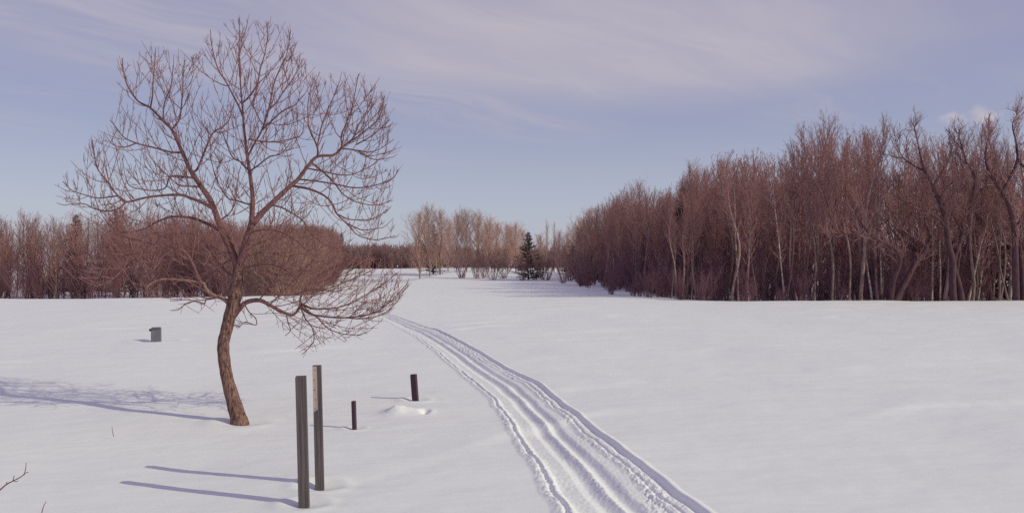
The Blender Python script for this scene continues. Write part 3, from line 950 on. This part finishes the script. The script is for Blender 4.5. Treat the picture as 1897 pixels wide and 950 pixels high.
def deep_woods():
    rng = np.random.RandomState(9)
    P = [both(gen_tree(600 + i, 8.0, 0.07, 0.05, 42, 0.30, 0.95, 0.45, 0.6, 0.30, 2, 0.015, 0, 1.0, 0.0085), 8.0) for i in range(4)]
    S = [both(gen_shrub(640 + i, 3.2, 12, 0.6, 0.2, 0.008), 3.2) for i in range(3)]
    # behind the front ranks on the right
    pts = scatter(rng, RPOLY, REDGE, (5.0, 26), 0.85, 300, (6, 48, 40, 110))
    hs = [min(top_height(RTOP, x, y, 0), 11.0) * rng.uniform(0.68, 0.94) for x, y in pts]
    o = merged(P, pts, hs, rng, '', 'deep_woods', M_WTWIG)
    tag(o, 'dense mass of bare trunks filling the depth of the wood on the right', 'woods', None, 'stuff')
    pts = scatter(rng, RPOLY, REDGE, (2.0, 16), 0.8, 190, (6, 40, 38, 100))
    o = merged(S, pts, [rng.uniform(2.4, 4.6) for _ in pts], rng, '', 'deep_undergrowth', M_WLOW)
    tag(o, 'dark tangled undergrowth deep inside the wood on the right', 'undergrowth', None, 'stuff')
    # left
    pts = scatter(rng, LPOLY, LEDGE, (2.5, 26), 0.8, 480, (-75, -16, 58, 160))
    hs = [min(top_height(LTOP, x, y, zg(x, y)), 10.0) * rng.uniform(0.70, 0.96) for x, y in pts]
    o = merged(P, pts, hs, rng, '', 'deep_woods', M_WTWIG)
    tag(o, 'dense mass of bare trunks filling the depth of the low wood on the left', 'woods', None, 'stuff')
    # far band that closes the horizon all round
    pts, hs = [], []
    for k in range(760):
        if k < 470:
            x = rng.uniform(-45, 24) if k % 3 else rng.uniform(-42, -14); y = rng.uniform(158, 185)
            px = CX + F * x / y
            top = 447 if px < 770 else 452
            h = (EYE + (HZ - top) / F * y - zg(x, y)) * rng.uniform(0.72, 1.03)
        else:
            a = rng.uniform(0.45, 2 * math.pi - 0.45) if k > 560 else rng.uniform(-0.75, 0.75)
            rr = rng.uniform(190, 225)
            x, y = rr * math.sin(a), rr * math.cos(a); h = rng.uniform(4.5, 6.5)
        pts.append((x, y)); hs.append(h)
    FAR = [both(gen_shrub(680 + i, 5.0, 9, 0.5, 0.42, 0.022, 0.06), 5.0) for i in range(4)]
    o = merged(FAR, pts, hs, rng, '', 'far_woods', M_FAR)
    tag(o, 'low dark band of far woods closing the horizon beyond the snow field', 'woods', None, 'stuff')


deep_woods()

# ------------------------------------------------------------------ single trees that stand out


def stand(name, pr, px, d, top, label, cat, group=None, low='crown', rz=None, rng=random.Random(3)):
    x = (px - CX) / F * d
    return plant(name, pr, x, d, EYE + (HZ - top) / F * d - zg(x, d), rng.uniform(0, 6.28) if rz is None else rz, label, cat, group, low)


def far_row():
    g = 'pale poplars of the far tree row'
    lab = 'pale bare poplar with a broad fan-shaped crown in the far row of trees'
    d = lambda base: EYE * F / (base - HZ)
    for i, (px, base, top) in enumerate([(778, 506, 402), (796, 507, 394), (815, 508, 400), (846, 503, 404), (864, 503, 397), (884, 503, 404)]):
        stand('poplar', POPLAR[i % 4], px, d(base), top, lab, 'tree', g)
    lab = 'smaller pale bare poplar at the middle of the far row, lower than the fan-shaped poplars'
    for i, (px, base, top) in enumerate([(905, 503, 412), (922, 504, 420), (940, 503, 424), (956, 504, 420), (830, 502, 415), (1000, 506, 440), (1036, 508, 436), (902, 500, 420), (946, 500, 428), (968, 502, 432), (1050, 506, 436), (1066, 508, 424), (1078, 512, 414), (1090, 514, 398)]):
        stand('poplar', POPLAR[(i + 1) % 4], px, d(base), top, lab, 'tree', 'smaller poplars of the far tree row')
    stand('poplar', SLIM[0], 1011, d(505), 408, 'taller left one of two slim poplars rising above the far row right of the spruce', 'tree')
    stand('poplar', SLIM[1], 1026, d(505), 412, 'shorter right one of two slim poplars rising above the far row right of the spruce', 'tree')
    for i, (px, base, top) in enumerate([(856, 515, 452), (884, 516, 458), (898, 515, 456), (932, 516, 458), (912, 518, 462), (1012, 519, 456), (1044, 524, 470), (1003, 518, 470), (968, 519, 470), (1080, 526, 440), (1092, 528, 425), (1055, 520, 460), (1072, 522, 452), (990, 518, 462)]):
        stand('thicket_shrub', CLUMP[i % 3], px, d(base), top, 'bushy many-stemmed thicket standing on the snow in front of the far poplars', 'shrub', 'thickets in front of the far poplars', 'shrub')
    for i, (px, base, top) in enumerate([(791, 507, 440), (798, 508, 430), (807, 510, 436), (820, 506, 444), (779, 507, 446)]):
        stand('birch', BIRCH[i % 3], px, d(base), top, 'thin pale-trunked young birch at the left end of the far row', 'tree', 'young birches at the left end of the far row')
    stand('spruce', SPRUCE[1], 979, d(518.5), 430, 'dark pointed spruce standing out alone in the middle of the far row', 'spruce')
    stand('spruce', SPRUCE[0], 803, d(503), 416, 'dark slim spruce half hidden inside the pale fan-shaped poplars', 'spruce')
    stand('spruce', SPRUCE[0], 632, d(499.5), 432, 'dark spruce at the left end of the far dark woods, beside the willows', 'spruce')
    stand('spruce', SPRUCE[1], 1062, d(517), 454, 'squat dark spruce close to the corner of the tall wood on the right', 'spruce')
    stand('spruce', SPRUCE[0], 1046, d(505), 455, 'tiny thin spruce peeking between the far thickets', 'spruce')
    stand('spruce', SPRUCE[0], 140, 68, 399, 'dark spruce in the left wood, the left one of two behind the crown', 'spruce')
    stand('spruce', SPRUCE[0], 214, 68, 392, 'dark spruce in the left wood, the right and taller one of two', 'spruce')
    stand('spruce', SPRUCE[1], 1832, 43, 322, 'dark spruce inside the tall wood near the right edge', 'spruce')
    stand('spruce', SPRUCE[0], 1268, 44, 350, 'dark spruce hidden among aspens in the left half of the tall wood', 'spruce')


far_row()


def traced_tree(name, d, stems, label, cat, m_tr, m_cr, crown, seed, foot):
    """a tree whose stems follow the photograph; side shoots are grown on them"""
    rng = np.random.RandomState(seed)
    fx = (foot - CX) / F * d
    tree = empty(name, (fx, d, zg(fx, d)), label, cat)
    org = np.array(tree.location)
    tr, cr = Tubes(), Tubes()
    mpp = d / F
    known = []
    for w0, w1, drift, pts in stems:
        pts = catmull(pts, 4)
        dep = 0.0
        if known:
            K = np.array(known)
            i = int(np.argmin((K[:, 0] - pts[0, 0]) ** 2 + (K[:, 1] - pts[0, 1]) ** 2)); dep = K[i, 2]
        run = np.concatenate([[0], np.cumsum(np.linalg.norm(np.diff(pts, axis=0), axis=1))]) * mpp
        ds = dep + drift * run
        known += [(a, b, c) for (a, b), c in zip(pts, ds)]
        P = np.array([at(a, b, d + c) for (a, b), c in zip(pts, ds)])
        if pts[0, 1] > 550: P = np.vstack([P[0] + (0, 0, -0.6), P]); 
        rad = (w1 * 0.22 + (w0 * 0.72 - w1 * 0.22) * (1 - np.linspace(0, 1, len(P))) ** 1.1) / 2 * mpp
        tr.add(P - org, rad, 7)
        L = plen(P)
        s = L * (0.35 if pts[0, 1] > 550 else 0.2)
        while s < L:
            p, T, _ = along(P, s)
            l1 = crown * rng.uniform(0.45, 1.15) * (1.0 - 0.35 * s / L)
            A = shoot(rng, p, side_dir(rng, T, rng.uniform(0.6, 1.1), rng.uniform(0, 6.28)), l1, 6, 0.5, 0.14)
            cr.add(A - org, np.linspace(0.017, 0.006, 6), 4)
            t = 0.15 * l1
            while t < l1:
                q, T2, _ = along(A, t)
                B = shoot(rng, q, side_dir(rng, T2, rng.uniform(0.5, 1.0), rng.uniform(0, 6.28)), 0.45 * l1 * rng.uniform(0.4, 1.1), 4, 0.4, 0.14)
                cr.add(B - org, np.linspace(0.007, 0.0045, 4), 3)
                for _ in range(3):
                    q3, T3, _ = along(B, plen(B) * rng.uniform(0.2, 1.0))
                    C = shoot(rng, q3, side_dir(rng, T3, rng.uniform(0.5, 1.0), rng.uniform(0, 6.28)), 0.22 * l1 * rng.uniform(0.4, 1.2), 3, 0.3, 0.12)
                    cr.add(C - org, np.linspace(0.005, 0.0035, 3), 3)
                t += 0.12 * rng.uniform(0.7, 1.3)
            s += 0.115 * rng.uniform(0.6, 1.4)
    for w0, w1, drift, pts in stems:
        i = int(np.argmin((np.array(known)[:, 0] - pts[-1][0]) ** 2 + (np.array(known)[:, 1] - pts[-1][1]) ** 2))
        p = at(known[i][0], known[i][1], d + known[i][2])
        for _ in range(5 if crown > 1 else 0):
            A = shoot(rng, p, np.array([rng.normal(0, 0.5), rng.normal(0, 0.5), 0.8]), crown * rng.uniform(0.2, 0.7), 6, 0.4, 0.10)
            cr.add(A - org, np.linspace(0.014, 0.005, 6), 4)
            for _ in range(9):
                q, T2, _ = along(A, plen(A) * rng.uniform(0.15, 1.0))
                B = shoot(rng, q, side_dir(rng, T2, rng.uniform(0.4, 0.9), rng.uniform(0, 6.28)), crown * rng.uniform(0.12, 0.4), 4, 0.3, 0.12)
                cr.add(B - org, np.linspace(0.006, 0.0035, 4), 3)
    link('trunk', tr.mesh('trunk', m_tr), tree)
    link('crown', cr.mesh('crown', m_cr), tree)
    return tree


def right_edge_trees():
    traced_tree('crooked_tree', 36.4, [
        (20, 9, 0.0, [(1766, 562), (1764, 520), (1764, 481), (1756, 447), (1751, 401), (1737, 366), (1726, 341), (1714, 318), (1706, 290), (1700, 262), (1694, 236)]),
        (17, 7, 0.1, [(1783, 562), (1776, 525), (1767, 486), (1782, 437), (1787, 401), (1803, 360), (1805, 326), (1791, 300), (1782, 272), (1776, 248)]),
        (9, 3, -0.3, [(1752, 420), (1738, 405), (1724, 397), (1698, 381), (1667, 370), (1645, 374)]),
        (8, 3, -0.3, [(1781, 428), (1770, 405), (1755, 386), (1748, 370)]),
        (6, 3, 0.4, [(1785, 396), (1805, 390), (1826, 381), (1852, 372), (1868, 376)]),
        (7, 3, 0.4, [(1728, 345), (1745, 320), (1758, 295), (1768, 262)]),
        (6, 3, 0.3, [(1715, 318), (1690, 305), (1672, 290), (1660, 262)]),
        (6, 3, -0.4, [(1740, 372), (1752, 350), (1770, 335), (1788, 330)]),
    ], 'dark two-stemmed tree forming a tall V at the front of the right wood', 'tree', M_DARK, M_WTWIG, 1.15, 71, 1774)
    traced_tree('crooked_tree', 36.5, [
        (22, 10, 0.0, [(1656, 562), (1668, 538), (1680, 516), (1698, 484), (1716, 459), (1700, 446), (1675, 428), (1662, 408), (1652, 392)]),
        (9, 4, 0.2, [(1716, 459), (1724, 440), (1716, 420), (1712, 400)]),
        (14, 5, -0.3, [(1650, 562), (1655, 520), (1667, 487), (1662, 465), (1640, 450), (1618, 441), (1596, 434), (1556, 433), (1535, 440)]),
        (7, 3, 0.3, [(1620, 441), (1600, 420), (1585, 395), (1580, 370)]),
    ], 'dark crooked tree bent like an elbow, leaning left at the front of the wood', 'tree', M_DARK, M_WTWIG, 1.05, 72, 1655)
    traced_tree('crooked_tree', 36.3, [
        (19, 9, 0.0, [(1882, 562), (1881, 500), (1879, 430), (1872, 390), (1857, 357), (1839, 330), (1828, 304), (1826, 280), (1834, 250)]),
        (16, 8, 0.2, [(1896, 562), (1893, 500), (1889, 440), (1898, 400), (1908, 360), (1912, 310)]),
        (11, 4, 0.3, [(1857, 357), (1872, 328), (1885, 296), (1882, 262), (1876, 232), (1884, 212)]),
        (8, 3, -0.3, [(1885, 296), (1900, 310), (1915, 300), (1930, 270)]),
        (7, 3, 0.3, [(1880, 420), (1890, 408), (1902, 380)]),
    ], 'dark tall tree at the right edge of the photo, forking into two arms', 'tree', M_DARK, M_WTWIG, 1.15, 73, 1886)
    B = [
        ([(1616, 562), (1612, 530), (1606, 490), (1602, 455), (1598, 400), (1592, 340)], 6.5, 'white-barked birch leaning left in front of the elbow-bent dark tree'),
        ([(1633, 545), (1632, 500), (1630, 450), (1628, 400), (1630, 330)], 5.0, 'thin white birch stem seen through the elbow-bent dark tree'),
        ([(1726, 562), (1727, 520), (1728, 460), (1727, 400), (1731, 330)], 6.5, 'straight white-barked birch just left of the two-stemmed dark tree'),
        ([(1741, 562), (1742, 510), (1741, 450), (1745, 390), (1744, 320)], 5.0, 'thin straight birch close left of the two-stemmed dark tree, right of the straight birch'),
        ([(1793, 562), (1801, 525), (1810, 485), (1817, 454), (1826, 425), (1832, 390), (1850, 340)], 6.5, 'white-barked birch leaning right beside the two-stemmed dark tree'),
        ([(1811, 562), (1816, 530), (1820, 490), (1826, 440)], 3.5, 'young birch behind the birch that leans right'),
        ([(1871, 562), (1876, 510), (1880, 470), (1884, 420), (1890, 350)], 5.5, 'pale birch partly hidden by the dark tree at the right edge'),
        ([(1452, 540), (1446, 480), (1440, 420), (1434, 370), (1432, 300)], 4.5, 'pale birch with a slight bend among the aspens left of the elbow-bent tree'),
        ([(1368, 560), (1366, 500), (1362, 430), (1361, 360), (1350, 290)], 5.0, 'pale straight trunk at the front of the wood, tallest of its left half'),
    ]
    for i, (pts, wpx, lab) in enumerate(B):
        traced_tree('birch', 37.6 + 0.5 * (i % 3), [(wpx, 2.5, 0.0, pts)], lab, 'tree', M_BIRCH, M_WTWIG, 0.75, 80 + i, pts[0][0])


right_edge_trees()

# ------------------------------------------------------------------ posts, pedestal and twigs
import bmesh


def stain(name, a, b, rough=0.75, grain=(60, 60, 4), bd=0.002):
    return bark(name, a, b, grain, bd, 0, rough)


M_POST = stain('weathered_green_grey_wood', (0.068, 0.053, 0.060), (0.148, 0.118, 0.127), 0.75, (95, 95, 2.2))
M_BARE = stain('bare_wood', (0.36, 0.27, 0.25), (0.50, 0.39, 0.35))
M_STAKE = stain('dark_stained_wood', (0.055, 0.032, 0.05), (0.085, 0.05, 0.07))
M_NAIL = stain('rusty_nail', (0.05, 0.03, 0.035), (0.08, 0.045, 0.045), 0.6, (20, 20, 20), 0)
M_BOX = stain('grey_plastic', (0.135, 0.13, 0.165), (0.165, 0.16, 0.195), 0.55, (8, 8, 8), 0)
M_BOXD = stain('dark_grey_plastic', (0.10, 0.095, 0.12), (0.125, 0.12, 0.145), 0.55, (8, 8, 8), 0)


def block(name, mat, x0, x1, y0, y1, z0, z1, bev=0.004, parent=None, taper=1.0, seg=2, jag=None):
    bm = bmesh.new()
    bmesh.ops.create_cube(bm, size=1)
    for v in bm.verts:
        k = taper if v.co.z > 0 else 1.0
        v.co.x = (x0 + x1) / 2 + v.co.x * (x1 - x0) * k
        v.co.y = (y0 + y1) / 2 + v.co.y * (y1 - y0) * k
        v.co.z = z0 + (v.co.z + 0.5) * (z1 - z0)
    if bev: bmesh.ops.bevel(bm, geom=list(bm.edges), offset=bev, segments=seg, profile=0.5, affect='EDGES')
    if jag: jag(bm)
    me = bpy.data.meshes.new(name)
    bm.to_mesh(me); bm.free()
    me.materials.append(mat)
    for p in me.polygons: p.use_smooth = False
    return link(name, me, parent)


def post(loc, wid, top_px, base_px, lean, rz, label, name='wooden_post', mat=M_POST, dep=None):
    x, y = loc
    h = (base_px - top_px) / F * y
    o = empty(name, (x, y, zg(x, y)), label, 'post')
    o.rotation_euler = (0, lean, rz)
    dep = dep or wid
    block('shaft', mat, -wid / 2, wid / 2, -dep / 2, dep / 2, -0.35, h, 0.005, o)
    return o, h


o, h = post(POST[0], 0.074, 687, 930, R(-1.5), R(9), 'nearer grey square wooden post, plain on its whole front')
o, h = post(POST[1], 0.066, 668, 898, R(-1.4), R(9), 'grey square post with a pale strip on its upper left, behind the plain post')
# the bare strip: an uneven batten with nail holes
hs = (755 - 670) / F * POST[1][1]


def ragged(bm):
    rr = random.Random(4)
    for v in bm.verts:
        if v.co.x > -0.004: v.co.x += rr.uniform(-0.002, 0.002)
        if v.co.z < h - hs + 0.01: v.co.z += 0.02 * (v.co.x + 0.035) / 0.035


st = block('pale_strip', M_BARE, -0.0325, -0.0015, -0.0365, -0.0315, h - hs, h - 0.004, 0.0012, o, jag=ragged)
st['label'] = 'pale unpainted strip with nail holes'
for f in (0.06, 0.29, 0.52, 0.74, 0.95):
    bm = bmesh.new()
    bmesh.ops.create_cone(bm, cap_ends=True, segments=8, radius1=0.0036, radius2=0.003, depth=0.004)
    me = bpy.data.meshes.new('nail'); bm.to_mesh(me); bm.free(); me.materials.append(M_NAIL)
    nl = link('nail', me, st)
    nl.rotation_euler = (R(90), 0, 0)
    nl.location = (-0.017 + 0.004 * math.sin(f * 20), -0.0382, h - 0.01 - (hs - 0.02) * f)
o, _ = post(POST[2], 0.040, 738, 792, R(-2.0), R(-8), 'thin short dark stake, the smallest of the four posts', 'wooden_stake', M_STAKE, 0.045)
o, _ = post(POST[3], 0.072, 689, 741, R(-4.6), R(-14), 'short dark stake leaning left beside the snow-covered lump and the ski trail', 'wooden_stake', M_STAKE, 0.06)


def pedestal():
    x, y = BOX
    o = empty('utility_box', (x, y, zg(x, y)), 'small grey plastic utility box half buried in snow far left of the lone tree', 'utility box', None, R(20))
    w, hh = 0.20, 0.34
    block('cabinet', M_BOX, -w / 2 + 0.03, w / 2, -0.11, 0.11, -0.25, hh - 0.03, 0.02, o, 0.95, 3)
    block('door_panel', M_BOX, -w / 2 - 0.005, -w / 2 + 0.055, -0.118, 0.105, -0.25, hh - 0.05, 0.012, o, 0.97, 2)
    block('lid', M_BOXD, -w / 2 - 0.01, w / 2 - 0.004, -0.12, 0.118, hh - 0.045, hh, 0.018, o, 0.92, 3)
    block('latch', M_BOXD, -w / 2 - 0.045, -w / 2 - 0.002, -0.05, 0.05, hh - 0.075, hh - 0.03, 0.008, o)


pedestal()


def sprig(name, pts_list, d, label, cat):
    x, y = (pts_list[0][0][0][0] - CX) / F * d, d
    o = empty(name, (x, y, zg(x, y)), label, cat)
    org = np.array(o.location)
    t = Tubes()
    for pts, r0, r1, dr in pts_list:
        c = catmull(pts, 4)
        run = np.linspace(0, 1, len(c))
        P = np.array([at(a, b, d + dr * f) for (a, b), f in zip(c, run)])
        t.add(P - org, np.linspace(r0, r1, len(P)), 5)
    link('stem', t.mesh('stem', M_STEM), o)
    return o


M_STEM = bark('sprig_bark', (0.13, 0.055, 0.075), (0.20, 0.09, 0.10), (30, 30, 30), 0)
sprig('shrub_sprig', [
    ([(-70, 985), (-40, 940), (-20, 922), (0, 907), (13, 896), (27, 889), (40, 882), (47, 876), (54, 873)], 0.0062, 0.0022, 0.15),
    ([(45, 879), (48, 868), (49, 856)], 0.0030, 0.0018, 0.1), ([(25, 890), (26, 884), (27, 880)], 0.0026, 0.0018, -0.1),
    ([(26, 890), (31, 891), (35, 889)], 0.0024, 0.0016, 0.1), ([(12, 897), (13, 893), (14, 891)], 0.0022, 0.0016, 0.0)],
    5.3, 'bare forked reddish twig poking up from the snow in the lower left corner', 'twig')
sprig('shrub_sprig', [([(72, 985), (77, 955), (81, 938), (86, 928)], 0.0035, 0.002, 0.0)], 5.6, 'single short reddish twig right of the forked twig in the lower left corner', 'twig')
sprig('grass_stem', [([(211, 808), (209, 799), (208, 790)], 0.003, 0.002, 0.0)], 8.4, 'tiny dry stem sticking out of the snow below the shadow of the lone tree', 'grass stem')
